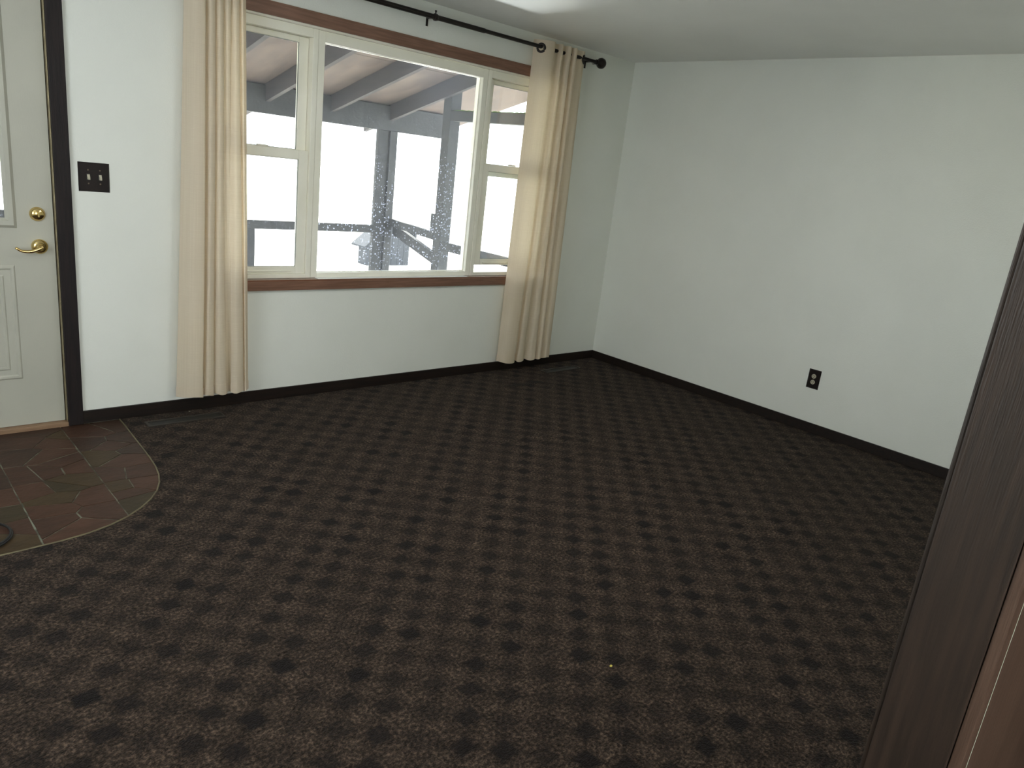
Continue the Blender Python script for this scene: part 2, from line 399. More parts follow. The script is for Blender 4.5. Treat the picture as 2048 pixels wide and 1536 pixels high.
w = MB()      # front wall with the window and the door, built from the solid stretches round them
w.box(XL - 0.12, DX0, 0, 0.13, 0, H + 0.2)
w.box(DX0, DX1, 0, 0.13, DZ1, H + 0.2)
w.box(DX1, WX0, 0, 0.13, -0.05, H + 0.2)
w.box(WX0, WX1, 0, 0.13, -0.05, WZ0 - 0.012)
w.box(WX0, WX1, 0, 0.13, WZ1 + 0.01, H + 0.2)
w.box(WX1, 0.12, 0, 0.13, -0.05, H + 0.2)
wall_front = w.build('wall_front', M['wall'], kind='structure'); wall_front['label'] = 'white painted wall with the window and the front door'
o = box('wall_right', M['wall'], 0, 0.12, YB, -0.0005, -0.05, H, kind='structure'); o['label'] = 'plain white wall right of the window'
w = MB()
w.box(XL - 0.12, XL, YB, 0, -0.05, 0.9).box(XL - 0.12, XL, YB, 0, 2.0, H)
w.box(XL - 0.12, XL, YB, -2.65, 0.9, 2.0).box(XL - 0.12, XL, -1.15, 0, 0.9, 2.0)
w.build('wall_left', M['wall'], kind='structure')
w = MB()
w.box(XL, -5.52, YB - 0.12, YB, -0.05, H).box(-3.78, 0, YB - 0.12, YB, -0.05, H)
w.box(-5.52, -3.78, YB - 0.12, YB, -0.05, 0.9).box(-5.52, -3.78, YB - 0.12, YB, 2.0, H)
w.build('wall_back', M['wall'], kind='structure')
w = MB()
w.box(-3.750, -0.001, YP0, YP1, 0.001, H).box(XL + 0.001, -3.750, YP0, YP1, 2.12, H)
wall_inner = w.build('wall_inner', M['wall'], kind='structure')
o = box('ceiling', M['ceiling'], XL - 0.12, 0.12, YB - 0.12, -0.0008, H, H + 0.1, kind='structure'); o['label'] = 'flat grey-white ceiling'

# ------------------------------------------------------------------ floor, carpet, flagstone entry
floor = box('floor', M['grout'], XL - 0.1, 0.1, YB - 0.1, 0.128, -0.10, -0.0036, kind='structure')
# outline of the entry: straight, then a rounded corner
ARC = [(-3.637, -0.012), (-3.640, -0.10), (-3.646, -0.22), (-3.652, -0.34), (-3.658, -0.46), (-3.664, -0.56), (-3.673, -0.66), (-3.688, -0.75),
       (-3.711, -0.83), (-3.745, -0.905), (-3.79, -0.972), (-3.845, -1.03), (-3.91, -1.082), (-3.98, -1.119), (-4.06, -1.145), (-4.15, -1.158),
       (-4.26, -1.164), (-4.40, -1.167), (-5.0, -1.168)]
bm = bmesh.new()
def slab_piece(P):
    t = [bm.verts.new((x, y, 0.0)) for x, y in P]; b = [bm.verts.new((x, y, -0.0055)) for x, y in P]
    bm.faces.new(t); bm.faces.new(b[::-1])
    for i in range(len(P)): bm.faces.new((t[i], b[i], b[(i + 1) % len(P)], t[(i + 1) % len(P)]))
AP = [(-3.637, 0.0)] + ARC
for p, q in zip(AP, AP[1:]): slab_piece([p, q, (0.0, q[1]), (0.0, p[1])])
slab_piece([(XL, -1.168), (XL, YB), (0.0, YB), (0.0, -1.168)])
slab_piece([(XL, 0.0), (XL, -1.168), (-5.0, -1.168), (-5.0, 0.0)])
bmesh.ops.recalc_face_normals(bm, faces=bm.faces[:])
me = bpy.data.meshes.new('carpet'); bm.to_mesh(me); bm.free(); me.materials.append(M['carpet'])
carpet = bpy.data.objects.new('carpet', me); COL.objects.link(carpet)
carpet['label'] = 'dark brown wall-to-wall berber carpet with a checked pattern'; carpet['category'] = 'carpet'

SEEDS = [(-4.059, -0.139), (-3.961, -0.186), (-4.11, -0.317), (-4.038, -0.353), (-3.988, -0.446), (-3.938, -0.516), (-4.137, -0.52), (-4.07, -0.513),
         (-3.997, -0.666), (-4.125, -0.705), (-4.037, -0.695), (-4.084, -0.794), (-3.958, -0.844), (-4.124, -0.897), (-3.963, -0.988), (-4.134, -1.001),
         (-4.057, -1.08), (-4.015, -0.058), (-3.915, -0.145), (-3.849, -0.266), (-3.753, -0.338), (-3.84, -0.453), (-3.75, -0.533), (-3.86, -0.666),
         (-3.739, -0.686), (-3.862, -0.799), (-3.757, -0.804), (-3.849, -0.875), (-3.834, -0.955), (-3.685, -0.281), (-3.68, -0.42), (-4.232, -0.531),
         (-4.25, -0.714), (-4.26, -0.86), (-4.245, -0.985), (-4.305, -1.06), (-4.36, -0.80), (-4.40, -0.55), (-4.42, -0.97), (-4.46, -1.10), (-4.30, -0.33),
         (-4.42, -0.25), (-4.27, -0.12), (-4.45, -0.08), (-3.78, -0.12), (-3.69, -0.09), (-4.60, -0.20), (-4.72, -0.45), (-4.58, -0.62), (-4.70, -0.85), (-4.60, -1.05),
         (-4.88, -0.25), (-4.90, -0.65), (-4.88, -1.0)]
COLS = [(-5.0, -4.8), (-4.8, -4.5), (-4.5, -4.2), (-4.2, -3.9), (-3.9, -3.6)]
def clip(poly, a, b, c):
    """keeps the part of poly with a*x + b*y <= c"""
    out = []
    for i in range(len(poly)):
        p, q = poly[i], poly[(i + 1) % len(poly)]
        dp = a * p[0] + b * p[1] - c; dq = a * q[0] + b * q[1] - c
        if dp <= 0: out.append(p)
        if dp * dq < 0:
            t = dp / (dp - dq); out.append((p[0] + t * (q[0] - p[0]), p[1] + t * (q[1] - p[1])))
    return out
def shrink(poly, d):
    n = len(poly); A = sum(poly[i][0] * poly[(i + 1) % n][1] - poly[(i + 1) % n][0] * poly[i][1] for i in range(n))
    res = poly
    for i in range(n):
        p, q = poly[i], poly[(i + 1) % n]
        ex, ey = q[0] - p[0], q[1] - p[1]; l = math.hypot(ex, ey)
        if l < 1e-6: continue
        nx, ny = (ey / l, -ex / l) if A > 0 else (-ey / l, ex / l)
        res = clip(res, nx, ny, nx * p[0] + ny * p[1] - d)
        if len(res) < 3: return []
    return res
rs = random.Random(3)
for ci, (c0, c1) in enumerate(COLS):
    mine = [s for s in SEEDS if c0 <= s[0] < c1]
    for s in mine:
        poly = [(c0, -1.17), (c1, -1.17), (c1, -0.006), (c0, -0.006)]
        for t in mine:
            if t is s: continue
            a, b = t[0] - s[0], t[1] - s[1]
            # stones are wider across the column than along it
            b *= 1.35
            mx_, my_ = (s[0] + t[0]) / 2, (s[1] + t[1]) / 2
            poly = clip(poly, a, b, a * mx_ + b * my_)
            if len(poly) < 3: break
        if len(poly) < 3: continue
        for p, q in zip(ARC, ARC[1:]):
            ex, ey = q[0] - p[0], q[1] - p[1]
            nx, ny = -ey, ex                      # outward of the entry
            if nx * (-4.2 - p[0]) + ny * (-0.5 - p[1]) > 0: nx, ny = -nx, -ny
            poly = clip(poly, nx, ny, nx * p[0] + ny * p[1])
            if len(poly) < 3: break
        if len(poly) < 3: continue
        poly = shrink(poly, rs.choice((0.0010, 0.0013, 0.0018, 0.0028)))
        if len(poly) < 3: continue
        # drop near-double corners, break the straight edges slightly
        pts = []
        for i, p in enumerate(poly):
            q = poly[(i + 1) % len(poly)]
            l = math.hypot(q[0] - p[0], q[1] - p[1])
            if l < 0.004: continue
            pts.append(p)
            if l > 0.05:
                nx, ny = (q[1] - p[1]) / l, -(q[0] - p[0]) / l
                for tt in (0.35, 0.7):
                    k = rs.uniform(-0.0012, 0.0005)
                    sgn = -1
                    pts.append((p[0] + tt * (q[0] - p[0]) - nx * abs(k) , p[1] + tt * (q[1] - p[1]) - ny * abs(k)))
        if len(pts) < 3: continue
        cx = sum(p[0] for p in pts) / len(pts); cy = sum(p[1] for p in pts) / len(pts)
        z1 = rs.uniform(-0.0022, -0.0008)
        mb = MB()
        mb.hexa([(x, y, -0.0062) for x, y in pts], [(cx + (x - cx) * 0.985, cy + (y - cy) * 0.985, z1) for x, y in pts])
        mb.build('stone', M['stone%d' % rs.randrange(5)], floor)
# metal edging between carpet and stones
mb = MB()
mb.tube([(x, y, 0.0005) for x, y in ARC], 0.0032, seg=6)
mb.build('edge_strip', M['edge'], floor)

# ------------------------------------------------------------------ baseboards and trims
def baseboard(name, x0, x1, y0, y1):
    o = box(name, M['base'], x0, x1, y0, y1, 0.0005, 0.065, bevel=0.0025, kind='structure')
    return o
baseboard('baseboard_front', -3.799, -0.0005, -0.012, -0.0004)
baseboard('baseboard_right', -0.012, -0.0004, YP1, -0.0125)
o = box('trim_1', M['casing'], -3.8632, -3.7995, -0.018, -0.0003, 0.0005, 2.10, bevel=0.002, kind='structure'); o['label'] = 'near-black board casing right of the front door'
box('trim_2', M['casing'], -4.853, -4.793, -0.018, -0.0003, 0.0005, 2.10, bevel=0.002, kind='structure')
box('trim_3', M['casing'], -4.792, -3.8595, -0.018, -0.0003, 2.04, 2.10, bevel=0.002, kind='structure')

# cased opening at the right edge of the frame
op = struct('trim_4', (-3.76, -3.70, 0), 'dark stained wood end of the inner wall at the right edge')
JX = -3.768
box('jamb_board', M['darkwood'], JX, -3.7505, YP0 + 0.001, YP1, 0.0005, 2.05, op, bevel=0.0015)
box('far_casing', M['darkwood'], JX + 0.004, -3.70, YP1 + 0.0005, YP1 + 0.006, 0.0005, 2.11, op, bevel=0.002)
mb = MB(); mb.box(JX + 0.002, JX + 0.042, YP0 - 0.012, YP0 + 0.0005, 0.0005, 2.11, bevel=0.003)
mb.build('near_casing', M['panelwood'], op)
box('corner_bead', M['bead'], JX + 0.0425, JX + 0.0455, YP0 - 0.0118, YP0 - 0.0005, 0.0005, 2.11, op)
pnl = struct('trim_5', (-1.6, YP0, 0), 'brown wood panelling on the near side of the inner wall')
for i in range(4):
    xa = JX + 0.047 + i * 0.93
    box('panel', M['panelwood'], xa, min(xa + 0.926, -0.002), YP0 - 0.006, YP0 - 0.0005, 0.0005, H - 0.001, pnl)

# ------------------------------------------------------------------ front window
win = struct('window_1', (-1.99, 0.06, 0.70), 'triple window: wide fixed pane between two sliding sashes, cream frames')
CX = -1.99
PX0_, PX1_ = -2.588, -1.392
# wood trim on the wall
box('head_trim', M['trimwood'], -3.262, -0.718, -0.018, -0.0003, 2.033, 2.0985, win, bevel=0.002)
box('apron', M['trimwood'], -3.262, -0.718, -0.018, -0.0003, 0.640, 0.690, win, bevel=0.002)
box('side_trim', M['trimwood'], -3.262, -3.197, -0.018, -0.0003, 0.6905, 2.0325, win, bevel=0.002)
box('side_trim', M['trimwood'], -0.783, -0.718, -0.018, -0.0003, 0.6905, 2.0325, win, bevel=0.002)
box('stool', M['stool'], WX0 + 0.0005, WX1 - 0.0005, -0.016, 0.05, 0.6885, 0.699, win, bevel=0.0015)
box('head_jamb', M['vinyl'], WX0 + 0.0005, WX1 - 0.0005, -0.002, 0.03, 2.024, 2.0425, win)
box('side_jamb', M['vinyl'], WX0 + 0.0002, WX0 + 0.012, -0.002, 0.03, 0.7, 2.0238, win)
box('side_jamb', M['vinyl'], WX1 - 0.012, WX1 - 0.0002, -0.002, 0.03, 0.7, 2.0238, win)
box('sill_highlight', M['strip'], PX0_ + 0.03, PX1_ - 0.05, -0.010, 0.0315, 0.6995, 0.7015, win)  # added white strip imitating the bright reflection along the stool
# fixed middle unit
def ring(mb, x0, x1, z0, z1, wl, wr, wb, wt, y0, y1, bev=0.003):
    mb.box(x0, x0 + wl, y0, y1, z0, z1, bev); mb.box(x1 - wr, x1, y0, y1, z0, z1, bev)
    mb.box(x0 + wl - 0.001, x1 - wr + 0.001, y0, y1, z0, z0 + wb, bev); mb.box(x0 + wl - 0.001, x1 - wr + 0.001, y0, y1, z1 - wt, z1, bev)
PX0, PX1 = -2.588, -1.392
mb = MB(); ring(mb, PX0, PX1, 0.7005, 2.0238, 0.040, 0.040, 0.028, 0.055, 0.032, 0.10)
pf = mb.build('picture_frame', M['vinyl'], win)
box('pane', M['glass2'], PX0 + 0.036, PX1 - 0.036, 0.066, 0.070, 0.726, 1.971, pf)
mb = MB(); ring(mb, PX0 + 0.037, PX1 - 0.037, 0.7265, 1.9715, 0.006, 0.006, 0.005, 0.005, 0.060, 0.0655, 0)
mb.build('gasket', M['vinyl'], pf)
# side units with a lower sash in front of an upper sash
def side_unit(x0, x1, lift):
    mb = MB(); ring(mb, x0, x1, 0.7005, 2.0238, 0.030, 0.030, 0.022, 0.045, 0.028, 0.112)
    uf = mb.build('side_frame', M['vinyl'], win)
    sx0, sx1 = x0 + 0.031, x1 - 0.031
    def sash(name, z0, z1, y0, y1, wb, wt):
        mb = MB(); ring(mb, sx0, sx1, z0, z1, 0.056, 0.056, wb, wt, y0, y1, 0.004)
        s = mb.build(name, M['vinyl'], win)
        ym = (y0 + y1) / 2
        box('pane', M['glass'], sx0 + 0.052, sx1 - 0.052, ym - 0.002, ym + 0.002, z0 + wb - 0.004, z1 - wt + 0.004, s)
        mb = MB(); ring(mb, sx0 + 0.054, sx1 - 0.054, z0 + wb - 0.002, z1 - wt + 0.002, 0.004, 0.004, 0.004, 0.004, y0 + 0.004, ym - 0.0025, 0)
        mb.build('gasket', M['gasket'], s)
        return s
    sash('upper_sash', 1.368, 1.978, 0.073, 0.098, 0.036, 0.030)
    lo = sash('lower_sash', 0.7235 + lift, 1.402 + lift, 0.040, 0.066, 0.042, 0.050)
    mb = MB(); mb.box((sx0 + sx1) / 2 - 0.03, (sx0 + sx1) / 2 + 0.03, 0.036, 0.056, 1.4025 + lift, 1.412 + lift, 0.003)
    mb.build('sash_lock', M['vinyl'], lo)
    mb = MB(); mb.box(sx0 + 0.08, sx1 - 0.08, 0.034, 0.041, 0.735 + lift, 0.744 + lift, 0.002)
    mb.build('finger_rail', M['vinyl'], lo)
    # sloped sill track under the sash
    mb = MB(); mb.hexa([(sx0, 0.03, 0.7225), (sx1, 0.03, 0.7225), (sx1, 0.11, 0.7225), (sx0, 0.11, 0.7225)],
                       [(sx0, 0.03, 0.7235), (sx1, 0.03, 0.7235), (sx1, 0.11, 0.723), (sx0, 0.11, 0.723)])
    mb.build('sill_track', M['vinyl'], win)
side_unit(-3.178, -2.590, 0.0)
side_unit(-1.390, -0.802, 0.048)

# ------------------------------------------------------------------ front door
door = struct('door_1', (-4.326, 0.02, 0.015), 'off-white panelled front door with a glazed upper part')
dx0, dx1, dy0, dy1 = -4.782, -3.8705, 0.020, 0.064
LX0, LX1, LZ0, LZ1 = -4.605, -4.045, 0.975, 1.895      # glazed opening
mb = MB()
mb.box(dx0, LX0, dy0, dy1, 0.022, 2.028).box(LX1, dx1, dy0, dy1, 0.022, 2.028)
mb.box(LX0, LX1, dy0, dy1, LZ1, 2.028).box(LX0, LX1, dy0, dy1, 0.022, LZ0)
slab = mb.build('slab', M['door'], door)
def moulding(x0, x1, z0, z1, wd, parent, name, proud=0.006):
    """mitred raised frame, pitched on both sides"""
    mb = MB()
    o_ = [(x0, z0), (x1, z0), (x1, z1), (x0, z1)]
    def ins(d): return [(x0 + d, z0 + d), (x1 - d, z0 + d), (x1 - d, z1 - d), (x0 + d, z1 - d)]
    loops = [(ins(0), dy0 + 0.0004), (ins(wd * 0.3), dy0 - proud), (ins(wd * 0.7), dy0 - proud), (ins(wd), dy0 + 0.0004)]
    V = [[mb.bm.verts.new((x, y, z)) for x, z in lp] for lp, y in loops]
    for A, B in zip(V, V[1:]):
        for i in range(4): mb.bm.faces.new((A[i], A[(i + 1) % 4], B[(i + 1) % 4], B[i]))
    return mb.build(name, M['door'], parent)
moulding(LX0 - 0.034, LX1 + 0.034, LZ0 - 0.034, LZ1 + 0.034, 0.044, door, 'lite_frame', 0.012)
gp = box('pane', M['glass'], LX0 + 0.001, LX1 - 0.001, 0.040, 0.044, LZ0 + 0.001, LZ1 - 0.001, door)
for z in (1.275, 1.585): box('muntin', M['door'], LX0 + 0.001, LX1 - 0.001, 0.030, 0.0395, z - 0.009, z + 0.009, door, bevel=0.002)
for x in (-4.42, -4.235): box('muntin', M['door'], x - 0.009, x + 0.009, 0.0302, 0.0397, LZ0 + 0.001, LZ1 - 0.001, door, bevel=0.002)
for xa, xb in ((-4.62, -4.36), (-4.29, -4.03)):
    moulding(xa, xb, 0.25, 0.779, 0.022, door, 'panel_moulding', 0.005)
    moulding(xa + 0.045, xb - 0.045, 0.295, 0.734, 0.018, door, 'panel_moulding', 0.004)
box('threshold', M['threshold'], DX0 + 0.002, DX1 - 0.0005, -0.012, 0.075, -0.005, 0.020, door, bevel=0.004)
box('weatherstrip', M['brassdull'], -3.8668, -3.8635, -0.004, 0.030, 0.021, 2.03, door, bevel=0.001)
box('frame_stop', M['casing'], -3.8702, -3.8622, 0.031, 0.125, 0.021, 2.03, door)
# deadbolt
DBX, DBZ = -3.932, 1.006
db = MB().lathe([(0, 0.031), (0.004, 0.0315), (0.010, 0.029), (0.016, 0.024), (0.019, 0.0215), (0.019, 0.0)], (DBX, dy0, DBZ), (0, -1, 0), 32).build('deadbolt', M['brass'], door, smooth=True)
mb = MB().box(DBX - 0.004, DBX + 0.004, dy0 - 0.034, dy0 - 0.018, DBZ - 0.013, DBZ + 0.013, 0.003)
mb.build('thumb_turn', M['brass'], db)
# lever set
LVX, LVZ = -3.931, 0.862
ro = MB().lathe([(0, 0.033), (0.004, 0.0335), (0.010, 0.031), (0.016, 0.022), (0.020, 0.0135), (0.040, 0.0115), (0.046, 0.0125), (0.050, 0.0)], (LVX, dy0, LVZ), (0, -1, 0), 32).build('lever_rose', M['brass'], door, smooth=True)
lv = []
for t in range(13):
    q = t / 12
    lv.append((LVX - 0.098 * q, dy0 - 0.045 + 0.008 * q, LVZ - 0.010 * math.sin(q * math.pi * 1.15) - 0.016 * q + 0.010 * max(0, q - 0.8) * 5))
MB().tube(lv, [0.0095 - 0.0042 * (t / 12) for t in range(13)], seg=12).build('lever', M['brass'], ro, smooth=True)
box('strike_plate', M['brassdull'], -3.8672, -3.8668, 0.0025, 0.0038, 0.83, 0.90, door)

# ------------------------------------------------------------------ switch and outlet
sw = thing('light_switch', 'dark brown double toggle switch plate on the wall beside the door', 'light switch', (-3.703, 0, 1.1835))
S = 0.1295
sx0, sz0 = -3.7674, 1.1187
def plate(x0, x1, z0, z1, parent, fixed_x=None):
    mb = MB(); b_ = 0.006
    if fixed_x is None:
        bot = [(x0, -0.0003, z0), (x1, -0.0003, z0), (x1, -0.0003, z1), (x0, -0.0003, z1)]
        top = [(x0 + b_, -0.0065, z0 + b_), (x1 - b_, -0.0065, z0 + b_), (x1 - b_, -0.0065, z1 - b_), (x0 + b_, -0.0065, z1 - b_)]
    else:
        bot = [(-0.0003, x0, z0), (-0.0003, x1, z0), (-0.0003, x1, z1), (-0.0003, x0, z1)]
        top = [(-0.0065, x0 + b_, z0 + b_), (-0.0065, x1 - b_, z0 + b_), (-0.0065, x1 - b_, z1 - b_), (-0.0065, x0 + b_, z1 - b_)]
    mb.hexa(bot, top)
    return mb.build('cover_plate', M['plate'], parent)
plate(sx0, sx0 + S, sz0, sz0 + S, sw)
for cxs in (sx0 + 0.0405, sx0 + 0.0890):
    zc = sz0 + 0.066
    box('toggle_collar', M['slot'], cxs - 0.0075, cxs + 0.0075, -0.0085, -0.006, zc - 0.0145, zc + 0.0145, sw, bevel=0.001)
    mb = MB(); mb.hexa([(cxs - 0.0055, -0.0084, zc - 0.011), (cxs + 0.0055, -0.0084, zc - 0.011), (cxs + 0.0055, -0.0084, zc + 0.011), (cxs - 0.0055, -0.0084, zc + 0.011)],
                       [(cxs - 0.0045, -0.020, zc - 0.012), (cxs + 0.0045, -0.020, zc - 0.012), (cxs + 0.0045, -0.019, zc - 0.002), (cxs - 0.0045, -0.019, zc - 0.002)])
    mb.build('toggle', M['ivory'], sw)
    for dz in (-0.030, 0.030):
        MB().lathe([(0, 0.0036), (0.0012, 0.0034), (0.0018, 0.0)], (cxs, -0.0063, zc + dz), (0, -1, 0), 10).build('screw', M['screw'], sw)

ot = thing('wall_outlet', 'dark brown outlet plate with two ivory sockets low on the right wall', 'outlet', (0, -1.878, 0.35))
oy0, oz0, OW, OH = -1.9185, 0.2874, 0.0812, 0.1266
plate(oy0, oy0 + OW, oz0, oz0 + OH, ot, True)
yc = oy0 + OW / 2
for dz in (-0.0195, 0.0195):
    zc = oz0 + OH / 2 + dz
    rec = MB().lathe([(0, 0.0148), (0.002, 0.0148), (0.0028, 0.014), (0.0028, 0.0)], (-0.0060, yc, zc), (-1, 0, 0), 24).build('receptacle', M['ivory'], ot)
    for dy, hh in ((-0.0062, 0.0042), (0.0062, 0.005)):
        box('slot', M['slot'], -0.0092, -0.0086, yc + dy - 0.0012, yc + dy + 0.0012, zc - hh + 0.003, zc + hh + 0.003, rec)
    MB().lathe([(0, 0.0027), (0.0006, 0.0027), (0.0006, 0.0)], (-0.0086, yc, zc - 0.0085), (-1, 0, 0), 10).build('ground_hole', M['slot'], rec)
MB().lathe([(0, 0.0034), (0.0012, 0.003), (0.0018, 0.0)], (-0.0063, yc, oz0 + OH / 2), (-1, 0, 0), 10).build('screw', M['screw'], ot)

# ------------------------------------------------------------------ curtain rod
RY, RZ = -0.09, 2.213
rod = thing('curtain_rod', 'dark bronze curtain rod with round end knobs above the window', 'curtain rod', (-1.99, RY, RZ))
MB().tube([(-3.58, RY, RZ), (-1.56, RY, RZ)], 0.0142, 16).build('pole', M['rod'], rod, smooth=False)
MB().tube([(-1.562, RY, RZ), (-0.53, RY, RZ)], 0.0118, 16).build('inner_pole', M['rod'], rod, smooth=False)
for sgn, xe in ((1, -0.535), (-1, -3.575)):
    MB().lathe([(0, 0.0122), (0.004, 0.017), (0.010, 0.017), (0.014, 0.0135), (0.020, 0.0135), (0.030, 0.024), (0.042, 0.033), (0.055, 0.0365), (0.070, 0.035), (0.082, 0.027), (0.089, 0.013), (0.091, 0.0)],
               (xe, RY, RZ), (sgn, 0, 0), 28).build('finial', M['rod'], rod, smooth=True)
for bx in (-3.43, -1.925, -0.548):
    mb = MB()
    mb.box(bx - 0.006, bx + 0.006, RY + 0.012, -0.004, RZ - 0.004, RZ + 0.004, 0.0015)        # arm from the wall
    mb.box(bx - 0.0065, bx + 0.0065, -0.0055, -0.0004, RZ - 0.042, RZ + 0.020, 0.0015)         # strap on the wall
    mb.box(bx - 0.0065, bx + 0.0065, RY - 0.0165, RY + 0.0165, RZ - 0.0175, RZ - 0.0145, 0.001) # cradle under the pole
    mb.build('bracket', M['rod'], rod)
MB().lathe([(-0.012, 0.0145), (-0.010, 0.0185), (0.008, 0.0185), (0.012, 0.0145)], (-1.93, RY, RZ), (1, 0, 0), 16).build('collar', M['rod'], rod)
MB().lathe([(0, 0.004), (0.012, 0.004), (0.013, 0.0065), (0.019, 0.0065), (0.020, 0.0)], (-1.93, RY, RZ + 0.016), (0, 0, 1), 10).build('thumbscrew', M['rod'], rod)

# ------------------------------------------------------------------ curtains
def catmull(P, n=7):
    out = []
    for i in range(len(P) - 1):
        p0 = P[max(i - 1, 0)]; p1 = P[i]; p2 = P[i + 1]; p3 = P[min(i + 2, len(P) - 1)]
        for k in range(n):
            t = k / n
            out.append(tuple(0.5 * (2 * b + (c - a) * t + (2 * a - 5 * b + 4 * c - d) * t * t + (3 * b - a - 3 * c + d) * t ** 3) for a, b, c, d in zip(p0, p1, p2, p3)))
    out.append(P[-1])
    return out
def curtain(name, label, top, bot, ztop, zbot, seed, rings_at):
    t = thing(name, label, 'curtain', ((top[0][0] + top[-1][0]) / 2, -0.08, zbot), 'cream curtains at the window')
    A, B = catmull(top), catmull(bot)
    rr = random.Random(seed); ph = [rr.uniform(0, 6.28) for _ in range(4)]
    rows = 44
    def at(i, v):                       # v = 0 at the top
        a, b = A[i], B[i]
        e = max(v, 0.0) ** 1.15
        x = a[0] + (b[0] - a[0]) * e; y = a[1] + (b[1] - a[1]) * e
        s = i / len(A)
        y += 0.004 * math.sin(5 * v + 9 * s + ph[0]) * v; x += 0.005 * math.sin(4 * v + 7 * s + ph[1]) * v * (1 - s) * s * 4
        return x, min(y, -0.022)
    def sheet(z0, z1, r, off):
        bm = bmesh.new(); uvl = bm.loops.layers.uv.new('UVMap')
        L_ = [0.0]
        for i in range(1, len(A)): L_.append(L_[-1] + math.hypot(A[i][0] - A[i - 1][0], A[i][1] - A[i - 1][1]))
        G = []
        for j in range(r + 1):
            z = z0 + (z1 - z0) * j / r
            v = (ztop - z) / (ztop - zbot)
            row = []
            for i in range(len(A)):
                x, y = at(i, v)
                if off:
                    x2, y2 = at(min(i + 1, len(A) - 1), v); x1, y1 = at(max(i - 1, 0), v)
                    l = math.hypot(x2 - x1, y2 - y1) or 1
                    x += (y2 - y1) / l * off; y -= (x2 - x1) / l * off
                zz = z + (0.004 * math.sin(i * 0.35 + ph[2]) if j == r else 0)
                row.append((bm.verts.new((x, y, zz)), L_[i], zz))
            G.append(row)
        for j in range(r):
            for i in range(len(A) - 1):
                q = (G[j][i], G[j][i + 1], G[j + 1][i + 1], G[j + 1][i])
                fc = bm.faces.new([w_[0] for w_ in q])
                for lp, w_ in zip(fc.loops, q): lp[uvl].uv = (w_[1], w_[2])
                fc.smooth = True
        return bm
    def put(nm, bm):
        me = bpy.data.meshes.new(nm); bm.to_mesh(me); bm.free(); me.materials.append(M['curtain'])
        o = bpy.data.objects.new(nm, me); COL.objects.link(o); o.parent = t
        o.matrix_parent_inverse = Matrix.Translation(-t.location)
        return o
    put('fabric', sheet(ztop, zbot, rows, 0))
    put('bottom_hem', sheet(zbot + 0.050, zbot - 0.001, 3, 0.0022))
    put('top_hem', sheet(ztop + 0.001, ztop - 0.095, 3, 0.0016))
    # metal eyelets where the fabric crosses the pole
    hits = [i for i in range(1, len(A)) if (A[i][1] - RY) * (A[i - 1][1] - RY) <= 0 and A[i][1] != A[i - 1][1]]
    for i in (hits[0], hits[-1]):
        if (A[i][1] - RY) * (A[i - 1][1] - RY) <= 0 and A[i][1] != A[i - 1][1]:
            tx, ty = A[i][0] - A[i - 1][0], A[i][1] - A[i - 1][1]
            l = math.hypot(tx, ty); tx /= l; ty /= l
            px = (A[i][0] + A[i - 1][0]) / 2
            mb = MB(); pts = []
            for k in range(22):
                a_ = 2 * math.pi * k / 22
                pts.append((px + tx * math.cos(a_) * 0.024, RY + ty * math.cos(a_) * 0.024, RZ - 0.007 + math.sin(a_) * 0.024))
            mb.tube(pts, 0.0085, seg=8, closed=True)
            mb.build('eyelet', M['rod'], t, smooth=True)
    return t
RT = [(-1.097, -0.04), (-1.0636, -0.105), (-0.995, -0.13), (-0.9477, -0.088), (-0.9228, -0.098), (-0.9093, -0.126), (-0.866, -0.086), (-0.846, -0.12), (-0.826, -0.124), (-0.800, -0.090), (-0.786, -0.124), (-0.766, -0.122), (-0.742, -0.084), (-0.712, -0.09), (-0.68, -0.10), (-0.635, -0.07)]
RB = [(-1.1248, -0.045), (-1.0999, -0.112), (-1.0177, -0.12), (-0.9727, -0.082), (-0.9644, -0.115), (-0.912, -0.112), (-0.868, -0.075), (-0.842, -0.112), (-0.802, -0.114), (-0.774, -0.078), (-0.757, -0.112), (-0.735, -0.108), (-0.706, -0.074), (-0.674, -0.106), (-0.632, -0.10), (-0.5896, -0.065)]
LT = [(-3.3061, -0.045), (-3.2829, -0.105), (-3.2403, -0.118), (-3.2289, -0.088), (-3.2143, -0.112), (-3.1921, -0.106), (-3.1851, -0.088), (-3.1747, -0.112), (-3.1551, -0.105), (-3.1482, -0.088), (-3.1371, -0.112), (-3.1174, -0.105), (-3.1104, -0.088), (-3.0996, -0.112), (-3.0808, -0.105), (-3.0736, -0.088), (-3.0642, -0.108), (-3.0373, -0.08)]
LB = [(-3.3732, -0.05), (-3.325, -0.112), (-3.2625, -0.122), (-3.2486, -0.085), (-3.2296, -0.116), (-3.1951, -0.106), (-3.1869, -0.085), (-3.1676, -0.114), (-3.1333, -0.105), (-3.1191, -0.08), (-3.1054, -0.066), (-3.1021, -0.075), (-3.1044, -0.095), (-3.0795, -0.116), (-3.0392, -0.105), (-3.0275, -0.085), (-3.0213, -0.105), (-2.9964, -0.08)]
curtain('curtain', 'cream linen curtain left of the window, beside the door', LT, LB, 2.262, 0.104, 1, None)
curtain('curtain', 'cream linen curtain right of the window, near the room corner', RT, RB, 2.255, 0.084, 2, None)

